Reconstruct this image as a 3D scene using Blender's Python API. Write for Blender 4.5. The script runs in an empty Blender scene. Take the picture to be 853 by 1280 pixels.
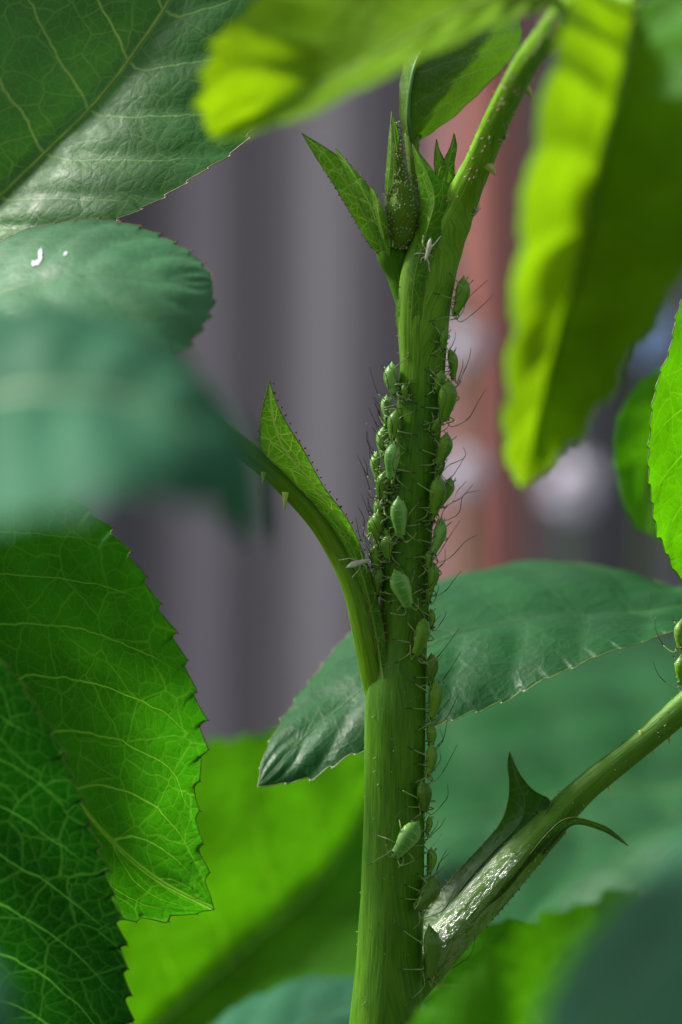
import bpy, math, random
from mathutils import Vector, Matrix, noise

# ------------------------------------------------------------------ camera, sky, sun, exposure
# All shapes are laid out in millimetres round the sharp plane of the lens and linked in metres.
MM = 0.001
D0 = 250.0            # lens to the sharp plane, mm
PX = 0.05             # mm per photo pixel on the sharp plane
CAMZ = 0.90           # height of the lens over the ground, m
R = math.radians
sc = bpy.context.scene
cam = bpy.data.cameras.new('camera')
cam.sensor_fit = 'VERTICAL'; cam.sensor_height = 36.0
cam.lens = 36.0 * D0 / (1280 * PX)
cam.clip_start = 0.01; cam.clip_end = 2000.0
cam.dof.use_dof = True; cam.dof.focus_distance = D0 * MM
cam.dof.aperture_fstop = 24.0; cam.dof.aperture_blades = 9
cam_o = bpy.data.objects.new('camera', cam)
sc.collection.objects.link(cam_o)
cam_o.location = (0, -D0 * MM, CAMZ); cam_o.rotation_euler = (R(90), 0, 0)
sc.camera = cam_o

TO_SUN = Vector((-0.71, 0.23, 0.66)).normalized()
world = bpy.data.worlds.new('World'); sc.world = world; world.use_nodes = True
nt = world.node_tree
sky = nt.nodes.new('ShaderNodeTexSky'); sky.sky_type = 'NISHITA'; sky.sun_disc = False
sky.sun_elevation = math.asin(TO_SUN.z); sky.sun_rotation = math.atan2(TO_SUN.x, TO_SUN.y)
sky.dust_density = 3.0; sky.air_density = 1.0; sky.ozone_density = 1.0
bg = nt.nodes['Background']; bg.inputs['Strength'].default_value = 0.082
hs = nt.nodes.new('ShaderNodeHueSaturation'); hs.inputs['Saturation'].default_value = 0.4   # thin overcast: whiter sky all round
nt.links.new(sky.outputs[0], hs.inputs['Color']); nt.links.new(hs.outputs[0], bg.inputs['Color'])
sun = bpy.data.lights.new('sun', 'SUN'); sun.energy = 4.2; sun.angle = R(9); sun.color = (1.0, 0.96, 0.88)
sun_o = bpy.data.objects.new('sun', sun); sc.collection.objects.link(sun_o)
sun_o.rotation_euler = TO_SUN.to_track_quat('Z', 'Y').to_euler(); sun_o.location = (0, 0, 5)
sc.view_settings.view_transform = 'Standard'; sc.view_settings.look = 'None'
sc.view_settings.exposure = 1.15; sc.view_settings.gamma = 1.0; sc.view_settings.use_curve_mapping = False
sc.cycles.use_denoising = True
sc.cycles.max_bounces = 6; sc.cycles.transmission_bounces = 5; sc.cycles.diffuse_bounces = 4; sc.cycles.glossy_bounces = 3

# ------------------------------------------------------------------ helpers
COL = sc.collection.objects
def V(px, py, y=0.0):
    """photo pixel + depth behind the sharp plane (mm) -> mm"""
    s = PX * (D0 + y) / D0
    return Vector(((px - 426.5) * s, y, (640 - py) * s))
def world_mm(v):                       # mm in the layout -> metres in the world
    return Vector((v.x * MM, v.y * MM, v.z * MM + CAMZ))

class MB:
    def __init__(self):
        self.v = []; self.f = []; self.m = []; self.uv = []; self.uv2 = None
    def add(self, verts, faces, uvs=None, mat=0):
        o = len(self.v); self.v += verts
        self.uv += uvs if uvs else [(0.0, 0.0)] * len(verts)
        for f in faces:
            self.f.append(tuple(i + o for i in f)); self.m.append(mat)
    def build(self, name, mats, parent=None, origin=None, local=False, smooth=True):
        me = bpy.data.meshes.new(name)
        org = origin if origin is not None else Vector((0, 0, 0))
        if local: co = [(p.x * MM, p.y * MM, p.z * MM) for p in self.v]
        else:
            ow = org
            co = [tuple(world_mm(p) - ow) for p in self.v]
        me.from_pydata(co, [], self.f)
        for m in (mats if isinstance(mats, (list, tuple)) else [mats]): me.materials.append(m)
        me.polygons.foreach_set('material_index', self.m)
        me.polygons.foreach_set('use_smooth', [smooth] * len(self.f))
        uvl = me.uv_layers.new(name='uv')
        li = [0] * len(me.loops); me.loops.foreach_get('vertex_index', li)
        flat = []
        for i in li: flat += self.uv[i]
        uvl.data.foreach_set('uv', flat)
        if self.uv2:
            flat = []
            for i in li: flat += self.uv2[i]
            me.uv_layers.new(name='ribs').data.foreach_set('uv', flat)
        me.update()
        o = bpy.data.objects.new(name, me); COL.link(o)
        if parent is not None: o.parent = parent
        return o

def tag(o, label=None, cat=None, group=None, kind=None):
    if label: o['label'] = label
    if cat: o['category'] = cat
    if group: o['group'] = group
    if kind: o['kind'] = kind
    return o
def empty(name, loc_m):
    o = bpy.data.objects.new(name, None); COL.link(o); o.location = loc_m
    o.empty_display_size = 0.01
    return o

def cr(p0, p1, p2, p3, t):
    return 0.5 * ((2 * p1) + (p2 - p0) * t + (2 * p0 - 5 * p1 + 4 * p2 - p3) * t * t + (3 * p1 - p0 - 3 * p2 + p3) * t ** 3)
def spline(pts, n, extra=None):
    """Catmull-Rom through pts, resampled to n+1 points of equal arc length (extra: scalars carried along)"""
    P = [pts[0] * 2 - pts[1]] + list(pts) + [pts[-1] * 2 - pts[-2]]
    E = None
    if extra: E = [extra[0]] + list(extra) + [extra[-1]]
    d = []; e = []
    K = 24
    for i in range(len(pts) - 1):
        for k in range(K):
            t = k / K
            d.append(cr(P[i], P[i + 1], P[i + 2], P[i + 3], t))
            if E: e.append(E[i + 1] + (E[i + 2] - E[i + 1]) * (t * t * (3 - 2 * t)))
    d.append(pts[-1].copy())
    if E: e.append(extra[-1])
    acc = [0.0]
    for i in range(1, len(d)): acc.append(acc[-1] + (d[i] - d[i - 1]).length)
    out = []; eo = []; j = 0
    for k in range(n + 1):
        s = acc[-1] * k / n
        while j < len(acc) - 2 and acc[j + 1] < s: j += 1
        w = (s - acc[j]) / max(1e-9, acc[j + 1] - acc[j])
        out.append(d[j].lerp(d[j + 1], w))
        if E: eo.append(e[j] + (e[j + 1] - e[j]) * w)
    return (out, eo) if extra else out

def frames(path):
    T = []
    for i in range(len(path)):
        a = path[max(0, i - 1)]; b = path[min(len(path) - 1, i + 1)]
        t = (b - a); T.append(t.normalized() if t.length > 1e-9 else Vector((0, 0, 1)))
    return T
FRONT = Vector((0, -1, 0))
def tube(mb, path, rad, seg=12, cap=True, mat=0, shape=None, ref=FRONT, uoff=0.0):
    """round tube along path (mm); angle 0 faces the lens; shape(a, i) scales the radius"""
    T = frames(path); n = len(path)
    verts = []; uvs = []; faces = []
    L = 0.0
    for i in range(n):
        if i: L += (path[i] - path[i - 1]).length
        t = T[i]; F = ref - t * ref.dot(t)
        if F.length < 0.05: F = Vector((1, 0, 0.3)) - t * Vector((1, 0, 0.3)).dot(t)
        F.normalize(); S = t.cross(F)
        r = rad[i] if isinstance(rad, (list, tuple)) else rad
        for k in range(seg + 1):
            a = 2 * math.pi * k / seg
            rr = r * (shape(a, i / (n - 1)) if shape else 1.0)
            verts.append(path[i] + (F * math.cos(a) - S * math.sin(a)) * rr)
            uvs.append((uoff + k / seg * 2 * math.pi * max(r, .02), L))
    w = seg + 1
    for i in range(n - 1):
        for k in range(seg):
            a = i * w + k; faces.append((a, a + w, a + w + 1, a + 1))
    if cap:
        for i, rev in ((0, False), (n - 1, True)):
            c = len(verts); verts.append(path[i].copy()); uvs.append((uoff, 0))
            for k in range(seg):
                a = i * w + k; faces.append((c, a + 1, a) if rev else (c, a, a + 1))
    mb.add(verts, faces, uvs, mat)
def cone(mb, base, d, r, mat=0, seg=5, bend=None, n=3):
    p = []
    for i in range(n + 1):
        t = i / n
        q = base + d * t
        if bend is not None: q = q + bend * (t * t)
        p.append(q)
    tube(mb, p, [r * (1 - i / n) ** .8 + r * .06 for i in range(n + 1)], seg, True, mat)
def ball(mb, c, r, mat=0, nu=6, nv=4, sq=(1, 1, 1)):
    verts = [c + Vector((0, 0, r * sq[2]))]; faces = []
    for j in range(1, nv):
        b = math.pi * j / nv
        for i in range(nu):
            a = 2 * math.pi * i / nu
            verts.append(c + Vector((math.cos(a) * math.sin(b) * r * sq[0], math.sin(a) * math.sin(b) * r * sq[1], math.cos(b) * r * sq[2])))
    verts.append(c - Vector((0, 0, r * sq[2])))
    for i in range(nu):
        faces.append((0, 1 + i, 1 + (i + 1) % nu))
        for j in range(nv - 2):
            a = 1 + j * nu + i; b = 1 + j * nu + (i + 1) % nu
            faces.append((a, a + nu, b + nu, b))
        l = 1 + (nv - 2) * nu
        faces.append((len(verts) - 1, l + (i + 1) % nu, l + i))
    mb.add(verts, faces, None, mat)

# ------------------------------------------------------------------ materials
class NT:
    def __init__(self, name):
        self.m = bpy.data.materials.new(name); self.m.use_nodes = True
        self.t = self.m.node_tree; self.t.nodes.clear()
        self.out = self.n('ShaderNodeOutputMaterial')
    def n(self, typ, **kw):
        nd = self.t.nodes.new(typ)
        for k, v in kw.items():
            if k.startswith('i_'):
                key = k[2:]; key = int(key) if key.isdigit() else key.replace('_', ' ')
                self.put(nd.inputs[key], v)
            else: setattr(nd, k, v)
        return nd
    def put(self, sock, v):
        if isinstance(v, bpy.types.NodeSocket): self.t.links.new(v, sock)
        elif isinstance(v, (tuple, list)) and sock.type == 'RGBA' and len(v) == 3: sock.default_value = (*v, 1)
        else: sock.default_value = v
    def mul(self, a, b): return self.math('MULTIPLY', a, b)
    def math(self, op, a, b=0.0):
        nd = self.n('ShaderNodeMath', operation=op); self.put(nd.inputs[0], a); self.put(nd.inputs[1], b); return nd.outputs[0]
    def mix(self, f, a, b):
        nd = self.n('ShaderNodeMix', data_type='RGBA')
        self.put(nd.inputs[0], f); self.put(nd.inputs[6], a); self.put(nd.inputs[7], b); return nd.outputs[2]
    def ramp(self, f, a, b, lo=0.0, hi=1.0):
        nd = self.n('ShaderNodeMapRange', interpolation_type='SMOOTHSTEP')
        self.put(nd.inputs[0], f); self.put(nd.inputs[1], a); self.put(nd.inputs[2], b); self.put(nd.inputs[3], lo); self.put(nd.inputs[4], hi)
        return nd.outputs[0]
    def noise(self, vec, scale, detail=3.0, rough=.55, dim='3D'):
        nd = self.n('ShaderNodeTexNoise', noise_dimensions=dim); self.put(nd.inputs['Vector'], vec)
        nd.inputs['Scale'].default_value = scale; nd.inputs['Detail'].default_value = detail; nd.inputs['Roughness'].default_value = rough
        return nd
    def mapv(self, vec, scale):
        nd = self.n('ShaderNodeMapping'); self.put(nd.inputs[0], vec); nd.inputs['Scale'].default_value = scale; return nd.outputs[0]
    def bump(self, h, dist_mm, strength=1.0):
        nd = self.n('ShaderNodeBump'); nd.inputs['Distance'].default_value = dist_mm * MM
        nd.inputs['Strength'].default_value = strength; self.put(nd.inputs['Height'], h); return nd.outputs[0]
    def surf(self, s): self.t.links.new(s, self.out.inputs['Surface']); return self.m

def leaf_mat(name, base, vein, trans, tvein, tfac=.4, rough=.42, spec=.45, s1=.42, s2=1.25, netw=.8, bump=.10, relief=1.0, blotch=(.75, 1.25), coat=0.0, ribw=1.0, midw=.24):
    k = NT(name)
    uv = k.n('ShaderNodeUVMap', uv_map='uv').outputs[0]
    w = k.noise(uv, .35, 2)
    off = k.n('ShaderNodeVectorMath', operation='SCALE'); k.put(off.inputs[0], w.outputs['Color']); off.inputs['Scale'].default_value = 1.3
    add = k.n('ShaderNodeVectorMath', operation='ADD'); k.put(add.inputs[0], uv); k.put(add.inputs[1], off.outputs[0])
    w2 = k.noise(uv, 1.6, 2)
    off2 = k.n('ShaderNodeVectorMath', operation='SCALE'); k.put(off2.inputs[0], w2.outputs['Color']); off2.inputs['Scale'].default_value = .16
    add2 = k.n('ShaderNodeVectorMath', operation='ADD'); k.put(add2.inputs[0], add.outputs[0]); k.put(add2.inputs[1], off2.outputs[0])
    masks = []
    for s, e0, e1 in ((s1, .008, .034), (s2, .012, .065), (s2 * 2.4, .02, .12)):
        v = k.n('ShaderNodeTexVoronoi', feature='DISTANCE_TO_EDGE', voronoi_dimensions='2D'); k.put(v.inputs['Vector'], add2.outputs[0])
        v.inputs['Scale'].default_value = s
        masks.append((v.outputs['Distance'], k.ramp(v.outputs['Distance'], e0, e1, 1, 0)))
    m1, m2, m3 = (m[1] for m in masks)
    ph = k.n('ShaderNodeUVMap', uv_map='ribs').outputs[0]
    sx = k.n('ShaderNodeSeparateXYZ'); k.put(sx.inputs[0], ph)
    wob = k.math('ADD', k.mul(k.math('SUBTRACT', k.noise(uv, .5, 2).outputs['Fac'], .5), .20), k.mul(k.math('SUBTRACT', k.noise(uv, 2.2, 2).outputs['Fac'], .5), .02))
    fx = k.math('ADD', sx.outputs[0], wob)
    rd = k.math('ABSOLUTE', k.math('SUBTRACT', fx, k.math('ROUND', fx)))
    lw = k.ramp(sx.outputs[1], 0.0, .95, .030, .010)
    rib = k.mul(k.ramp(k.math('DIVIDE', rd, lw), .45, 1.15, 1, 0), k.ramp(sx.outputs[1], .80, .97, 1, 0))
    sy = k.n('ShaderNodeSeparateXYZ'); k.put(sy.inputs[0], uv)
    rib = k.mul(k.math('MAXIMUM', rib, k.ramp(k.math('ABSOLUTE', sy.outputs[1]), midw * .4, midw, 1, 0)), ribw)
    net = k.math('MAXIMUM', k.math('MAXIMUM', rib, k.mul(m1, netw)), k.math('MAXIMUM', k.mul(m2, netw * .62), k.mul(m3, netw * .25)))
    big = k.noise(uv, .13, 4, .6).outputs['Fac']
    var = k.ramp(big, .3, .72, blotch[0], blotch[1])
    def tint(c):
        nd = k.n('ShaderNodeVectorMath', operation='SCALE'); nd.inputs[0].default_value = c; k.put(nd.inputs['Scale'], var); return nd.outputs[0]
    bc = k.mix(net, tint(base), vein); tc = k.mix(net, tint(trans), tvein)
    # small domes between the veins, fine grain
    dome = k.math('ADD', k.ramp(masks[0][0], 0.0, .30), k.math('ADD', k.mul(k.ramp(masks[1][0], 0, .3), .55), k.mul(k.ramp(masks[2][0], 0, .3), .22)))
    g = k.noise(uv, 9.0, 2).outputs['Fac']
    h = k.math('ADD', k.mul(dome, relief), k.mul(g, .25))
    nrm = k.bump(h, bump)
    rn = k.ramp(k.noise(uv, .8, 3).outputs['Fac'], .3, .7, rough - .07, rough + .1)
    p = k.n('ShaderNodeBsdfPrincipled', i_Base_Color=bc, i_Roughness=rn, i_Normal=nrm)
    p.inputs['Specular IOR Level'].default_value = spec
    p.inputs['Coat Weight'].default_value = coat; p.inputs['Coat Roughness'].default_value = .3
    t = k.n('ShaderNodeBsdfTranslucent', i_Color=tc, i_Normal=nrm)
    mx = k.n('ShaderNodeMixShader', i_0=tfac); k.put(mx.inputs[1], p.outputs[0]); k.put(mx.inputs[2], t.outputs[0])
    return k.surf(mx.outputs[0])

def stem_mat(name, a, b, fleck, rough=.38, sss=.35, spec=.5, bump=.05, wet=None, tip=None):
    k = NT(name)
    uv = k.n('ShaderNodeUVMap', uv_map='uv').outputs[0]
    st = k.noise(k.mapv(uv, (7.0, .35, 1)), 1.0, 4, .65).outputs['Fac']
    st2 = k.noise(k.mapv(uv, (16.0, .9, 1)), 1.0, 3, .6).outputs['Fac']
    big = k.noise(k.mapv(uv, (.5, .10, 1)), 1.0, 3).outputs['Fac']
    c = k.mix(k.ramp(k.math('ADD', k.mul(st, .6), k.mul(big, .4)), .36, .64), a, b)
    if tip:      # paler towards the tip: tender growth, plus sunlight painted into the upper stem
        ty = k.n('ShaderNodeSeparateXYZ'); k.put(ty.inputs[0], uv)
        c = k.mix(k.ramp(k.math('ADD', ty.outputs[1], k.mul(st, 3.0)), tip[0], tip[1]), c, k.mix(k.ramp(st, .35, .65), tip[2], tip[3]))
    c = k.mix(k.ramp(st2, .60, .78, 0, .35), c, fleck)
    nrm = k.bump(k.math('ADD', k.mul(st, .7), k.mul(st2, .5)), bump)
    p = k.n('ShaderNodeBsdfPrincipled', i_Base_Color=c, i_Roughness=k.ramp(st2, .3, .7, rough - .06, rough + .1), i_Normal=nrm)
    p.inputs['Specular IOR Level'].default_value = spec
    p.inputs['Subsurface Weight'].default_value = sss
    p.inputs['Subsurface Radius'].default_value = (.6, 1.0, .15); p.inputs['Subsurface Scale'].default_value = .9 * MM
    if wet:
        sy = k.n('ShaderNodeSeparateXYZ'); k.put(sy.inputs[0], uv); ln = sy.outputs[1]
        wn = k.noise(k.mapv(uv, (2.6, .9, 1)), 1.0, 4, .7).outputs['Fac']
        film = k.mul(k.mul(k.ramp(ln, wet[0], wet[1]), k.ramp(ln, wet[2], wet[3], 1, 0)), k.ramp(wn, .44, .50))
        k.put(p.inputs['Coat Weight'], film); p.inputs['Coat Roughness'].default_value = .12; p.inputs['Coat IOR'].default_value = 2.0
        k.put(p.inputs['Coat Normal'], k.bump(wn, .25))
    return k.surf(p.outputs[0])

def plain_mat(name, col, rough=.5, sss=0.0, var=.25, scale=900.0, spec=.4, trans=None, tfac=.4, sheen=0.0):
    k = NT(name)
    co = k.n('ShaderNodeTexCoord').outputs['Object']
    nz = k.noise(co, scale, 3).outputs['Fac']
    lo = tuple(c * (1 - var) for c in col); hi = tuple(min(1, c * (1 + var)) for c in col)
    c = k.mix(k.ramp(nz, .3, .7), lo, hi)
    p = k.n('ShaderNodeBsdfPrincipled', i_Base_Color=c, i_Roughness=rough)
    p.inputs['Specular IOR Level'].default_value = spec
    if sss:
        p.inputs['Subsurface Weight'].default_value = sss
        p.inputs['Subsurface Radius'].default_value = (.7, 1.0, .3); p.inputs['Subsurface Scale'].default_value = .4 * MM
    if trans:
        t = k.n('ShaderNodeBsdfTranslucent', i_Color=trans)
        mx = k.n('ShaderNodeMixShader', i_0=tfac); k.put(mx.inputs[1], p.outputs[0]); k.put(mx.inputs[2], t.outputs[0])
        return k.surf(mx.outputs[0])
    return k.surf(p.outputs[0])

M = {}
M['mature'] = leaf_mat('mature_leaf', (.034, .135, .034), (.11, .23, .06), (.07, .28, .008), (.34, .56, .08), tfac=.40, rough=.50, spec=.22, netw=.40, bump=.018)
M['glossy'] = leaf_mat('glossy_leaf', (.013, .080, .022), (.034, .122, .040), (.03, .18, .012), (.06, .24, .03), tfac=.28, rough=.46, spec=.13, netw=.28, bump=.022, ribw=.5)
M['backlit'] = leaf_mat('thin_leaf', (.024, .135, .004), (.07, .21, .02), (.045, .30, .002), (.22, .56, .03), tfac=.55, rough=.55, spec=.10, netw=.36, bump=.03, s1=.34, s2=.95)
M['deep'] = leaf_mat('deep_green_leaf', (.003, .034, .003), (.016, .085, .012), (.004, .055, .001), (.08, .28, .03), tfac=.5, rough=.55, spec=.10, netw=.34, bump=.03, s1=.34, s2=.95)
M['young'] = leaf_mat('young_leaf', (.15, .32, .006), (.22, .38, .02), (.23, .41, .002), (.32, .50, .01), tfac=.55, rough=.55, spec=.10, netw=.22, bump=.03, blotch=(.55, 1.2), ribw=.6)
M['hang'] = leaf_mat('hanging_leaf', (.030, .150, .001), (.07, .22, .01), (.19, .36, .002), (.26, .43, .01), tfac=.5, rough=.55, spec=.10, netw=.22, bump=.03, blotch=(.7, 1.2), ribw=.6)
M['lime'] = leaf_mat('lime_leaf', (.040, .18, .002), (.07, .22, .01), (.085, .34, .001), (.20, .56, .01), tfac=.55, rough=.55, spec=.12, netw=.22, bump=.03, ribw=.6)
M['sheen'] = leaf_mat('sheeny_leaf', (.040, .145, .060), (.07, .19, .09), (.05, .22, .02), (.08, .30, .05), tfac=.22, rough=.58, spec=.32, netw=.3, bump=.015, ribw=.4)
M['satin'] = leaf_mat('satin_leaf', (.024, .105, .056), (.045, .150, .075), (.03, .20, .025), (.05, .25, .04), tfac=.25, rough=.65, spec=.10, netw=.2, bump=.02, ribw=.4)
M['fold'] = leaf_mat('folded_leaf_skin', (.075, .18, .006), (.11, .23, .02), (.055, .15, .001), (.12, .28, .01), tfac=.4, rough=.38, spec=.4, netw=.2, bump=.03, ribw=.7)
M['wing'] = leaf_mat('wing_skin', (.028, .11, .006), (.10, .22, .04), (.035, .16, .002), (.15, .36, .03), tfac=.4, rough=.42, spec=.25, netw=.45, bump=.03, s1=.6, s2=1.5, ribw=.5, midw=.08)
M['stipule'] = leaf_mat('stipule_skin', (.075, .235, .005), (.25, .43, .06), (.15, .48, .002), (.55, .76, .10), tfac=.5, rough=.48, spec=.18, netw=.75, bump=.02, s1=.75, s2=1.6, midw=.08)
M['vein_pale'] = plain_mat('pale_vein', (.12, .26, .05), .45, trans=(.70, .95, .20), tfac=.7)
M['vein_dark'] = plain_mat('green_vein', (.085, .19, .06), .45, trans=(.16, .36, .05), tfac=.35)
M['vein_young'] = plain_mat('young_vein', (.20, .34, .05), .45, trans=(.50, .66, .06), tfac=.45)
M['rim'] = plain_mat('leaf_margin', (.15, .22, .05), .45, trans=(.3, .4, .06), tfac=.4, var=.5, scale=1500)
M['rim_red'] = plain_mat('red_margin', (.13, .085, .035), .45, var=.6, scale=1500)
M['gland'] = plain_mat('red_gland', (.16, .022, .028), .35, var=.4, scale=3000)
M['gland_pink'] = plain_mat('pink_gland', (.42, .10, .13), .35, var=.4, scale=3000)
M['hair'] = plain_mat('pale_hair', (.45, .48, .33), .5, trans=(.5, .5, .3), tfac=.3)
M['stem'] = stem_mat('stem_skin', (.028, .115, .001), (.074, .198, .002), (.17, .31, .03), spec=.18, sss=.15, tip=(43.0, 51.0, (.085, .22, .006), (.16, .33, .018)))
M['petiole'] = stem_mat('petiole_skin', (.055, .155, .001), (.115, .24, .003), (.20, .34, .04), spec=.18)
M['wet'] = stem_mat('wet_petiole_skin', (.050, .160, .005), (.100, .235, .014), (.2, .32, .06), rough=.5, wet=(2.2, 4.0, 9.5, 13.0), spec=.2)
M['bud'] = stem_mat('bud_skin', (.065, .165, .006), (.12, .20, .012), (.22, .14, .04), rough=.55, bump=.08, spec=.15)
M['tan'] = plain_mat('pale_prickle', (.30, .38, .08), .4, sss=.3)
M['cane'] = stem_mat('cane_bark', (.045, .10, .015), (.085, .13, .03), (.15, .18, .07), rough=.5, sss=0)

# ------------------------------------------------------------------ leaf builder
def leaf(parent, org, mid, left, right, mat, vein, teeth=20, tooth=.45, pleat=.18, nlat=8, NU=None, NV=12, bulge=.06,
         seed=1, rim=None, label=None, name='leaf', slope=.17, rmid=.32, gl=None, wob=.25, cross=7, veins=True, up=1.0, tips=.22, net_r=1.0, lat_u0=.5):
    rnd = random.Random(seed)
    NU = NU or max(60, teeth * 8)
    m = spline([V(*p) for p in mid], NU)
    def edge(e):
        pts = [m[0]] + [V(*p) for p in e] + [m[-1]]
        return spline(pts, NU)
    Lc, Rc = edge(left), edge(right)
    Lm = sum((m[i + 1] - m[i]).length for i in range(NU))
    T = frames(m)
    N = []
    for i in range(NU + 1):
        s = Rc[i] - Lc[i]
        if s.length < 1e-6: s = Rc[min(max(i, 2), NU - 2)] - Lc[min(max(i, 2), NU - 2)]
        n = s.cross(T[i])
        if n.length < 1e-6: n = FRONT.copy()
        n.normalize()
        if n.dot(FRONT) < 0: n = -n
        N.append(n)
    for _ in range(6):
        N = [(N[max(0, i - 1)] + N[i] * 2 + N[min(NU, i + 1)]).normalized() for i in range(NU + 1)]
    nl = nlat + .6
    sh = lambda a: slope * a ** 1.2
    wo = Vector((seed * 7.3, seed * 3.1, 0))
    def S(u, v, raw=False):
        u = min(1.0, max(0.0, u)); x = u * NU; i = min(NU - 1, int(x)); w = x - i
        c = m[i].lerp(m[i + 1], w)
        E = Rc if v >= 0 else Lc
        e = E[i].lerp(E[i + 1], w); n = N[i].lerp(N[i + 1], w)
        a = abs(v); d = e - c; W = d.length
        p = c + d * a + n * (bulge * W * 4 * a * (1 - a) * up)
        ph = (u - sh(a)) * nl - lat_u0
        q = abs(math.sin(math.pi * ph))
        env = min(1, a * 3.0) * min(1, W / 3.0) * (1 - .45 * a)
        p = p + n * ((q - .5) * pleat * env * up)
        nz = noise.noise(Vector((u * Lm * .13, v * W * .16, 0)) + wo) + .2 * noise.noise(Vector((u * Lm * .4, v * W * .45, 5)) + wo)
        p = p + n * (nz * wob * min(1, W / 4))
        return p, n, d, W, T[i]
    vs = []
    for j in range(-NV, NV + 1):
        a = abs(j) / NV; a = 1 - (1 - a) ** 1.35
        vs.append(math.copysign(a, j) if j else 0.0)
    jit = [rnd.uniform(.6, 1.25) for _ in range(teeth + 3)]
    mb = MB(); verts = []; uvs = []; uv2 = []; edges = {1: [], -1: []}; tipsl = []
    for i in range(NU + 1):
        u = i / NU
        for v in vs:
            p, n, d, W, t = S(u, v)
            a = abs(v)
            if a > .72 and W > .25:
                side = 1 if v > 0 else -1
                x = u * teeth + (.0 if side > 0 else .43); ti = int(x); fr = x - ti
                prof = fr ** 1.4 if fr < .86 else (1 - fr) / .14 * .81
                dep = tooth * jit[ti] * prof * min(1, W / 2.5) * (1 if u < .985 else .2)
                k = ((a - .72) / .28) ** 2
                p = p + (d.normalized() * dep + t * (dep * .75)) * k
                if a == 1.0 and abs(fr - .86) < .5 * teeth / NU: tipsl.append((p, (d.normalized() * .5 + t).normalized(), n))
            verts.append(p); uvs.append((u * Lm + seed * 37.0, v * W)); uv2.append(((u - sh(a)) * nl - lat_u0 + (.12 if v > 0 else -.12) * min(1, a * 8), a))
            if a == 1.0: edges[1 if v > 0 else -1].append(p)
    w = len(vs); faces = []
    for i in range(NU):
        for j in range(w - 1):
            a = i * w + j; faces.append((a, a + 1, a + w + 1, a + w))
    mb.add(verts, faces, uvs); mb.uv2 = uv2
    o = mb.build(name, mat, parent, org)
    if label: o['label'] = label
    # midrib
    q = MB(); pp = [S(i / 60, 0)[0] for i in range(61)]
    tube(q, pp, [rmid * (1 - .8 * i / 60) for i in range(61)], 8)
    q.build('midrib', vein, o, org)
    if rim:
        q = MB()
        for s in (1, -1): tube(q, edges[s], [.034] * len(edges[s]), 5)
        q.build('margin', rim, o, org)
    if gl and tipsl:
        q = MB()
        for p, d, n in tipsl: cone(q, p - d * .05, d * tips * rnd.uniform(.7, 1.3), .055, 0, 5, n * rnd.uniform(-.05, .12))
        q.build('tooth_tips', gl, o, org)['kind'] = 'stuff'
    return o, S, edges
def part(mb, name, mat, parent, org, label=None, kind=None):
    o = mb.build(name, mat, parent, org)
    if label: o['label'] = label
    if kind: o['kind'] = kind
    return o

def tube_part(name, pts, rad, mat, parent, org, seg=24, n=60, label=None, shape=None):
    """pts: (px, py, depth); rad in px of the photo at the sharp plane -> mm"""
    path, rr = spline([V(*p) for p in pts], n, [r * PX for r in rad])
    mb = MB(); tube(mb, path, rr, seg, True, 0, shape)
    return part(mb, name, mat, parent, org, label), path, rr
def hairs(path, rr, count, rnd, lo, hi, r, org, parent, mat, tipmat=None, a0=-math.pi, a1=math.pi, name='hairs', skip=0.0, tipr=.05):
    T = frames(path); q = MB()
    for _ in range(count):
        i = rnd.randrange(int(len(path) * skip), len(path) - 1); w = rnd.random()
        c = path[i].lerp(path[i + 1], w); t = T[i]; F = (FRONT - t * FRONT.dot(t)).normalized(); Sd = t.cross(F)
        a = rnd.uniform(a0, a1); d = F * math.cos(a) - Sd * math.sin(a)
        l = rnd.uniform(lo, hi); R0 = rr[i] + (rr[i + 1] - rr[i]) * w
        dd = (d + t * rnd.uniform(-.5, .3) + Vector((rnd.uniform(-.3, .3),) * 3)).normalized() * l
        b = c + d * (R0 * .97)
        cone(q, b, dd, r, 0, 4, n=2)
        if tipmat: ball(q, b + dd, tipr * rnd.uniform(.7, 1.2), 1, 5, 4)
    return part(q, name, [mat, tipmat] if tipmat else mat, parent, org, None, 'stuff')

# ------------------------------------------------------------------ ground, fence, post, far blossoms
k = NT('lawn_soil')
co = k.n('ShaderNodeTexCoord').outputs['Object']
gcol = k.mix(k.ramp(k.noise(co, 3.0, 6, .7).outputs['Fac'], .35, .65), (.035, .060, .018), (.085, .075, .05))
gp = k.n('ShaderNodeBsdfPrincipled', i_Base_Color=gcol, i_Roughness=.9, i_Normal=k.bump(k.noise(co, 40, 5, .7).outputs['Fac'], 20))
M['ground'] = k.surf(gp.outputs[0])
me = bpy.data.meshes.new('ground')
gv = []; gf = []
NG = 40
def gs(i): t = (i / NG) * 2 - 1; return math.copysign(abs(t) ** 4 * 600 + abs(t) * 6, t)
for j in range(NG + 1):
    for i in range(NG + 1):
        x, y = gs(i), gs(j); gv.append((x, y, .03 * noise.noise(Vector((x * .8, y * .8, 0))) - .02))
for j in range(NG):
    for i in range(NG):
        a = j * (NG + 1) + i; gf.append((a, a + 1, a + NG + 2, a + NG + 1))
me.from_pydata(gv, [], gf); me.materials.append(M['ground'])
go = bpy.data.objects.new('ground', me); COL.link(go); tag(go, 'dark garden soil with patchy grass', kind='structure')

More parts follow.
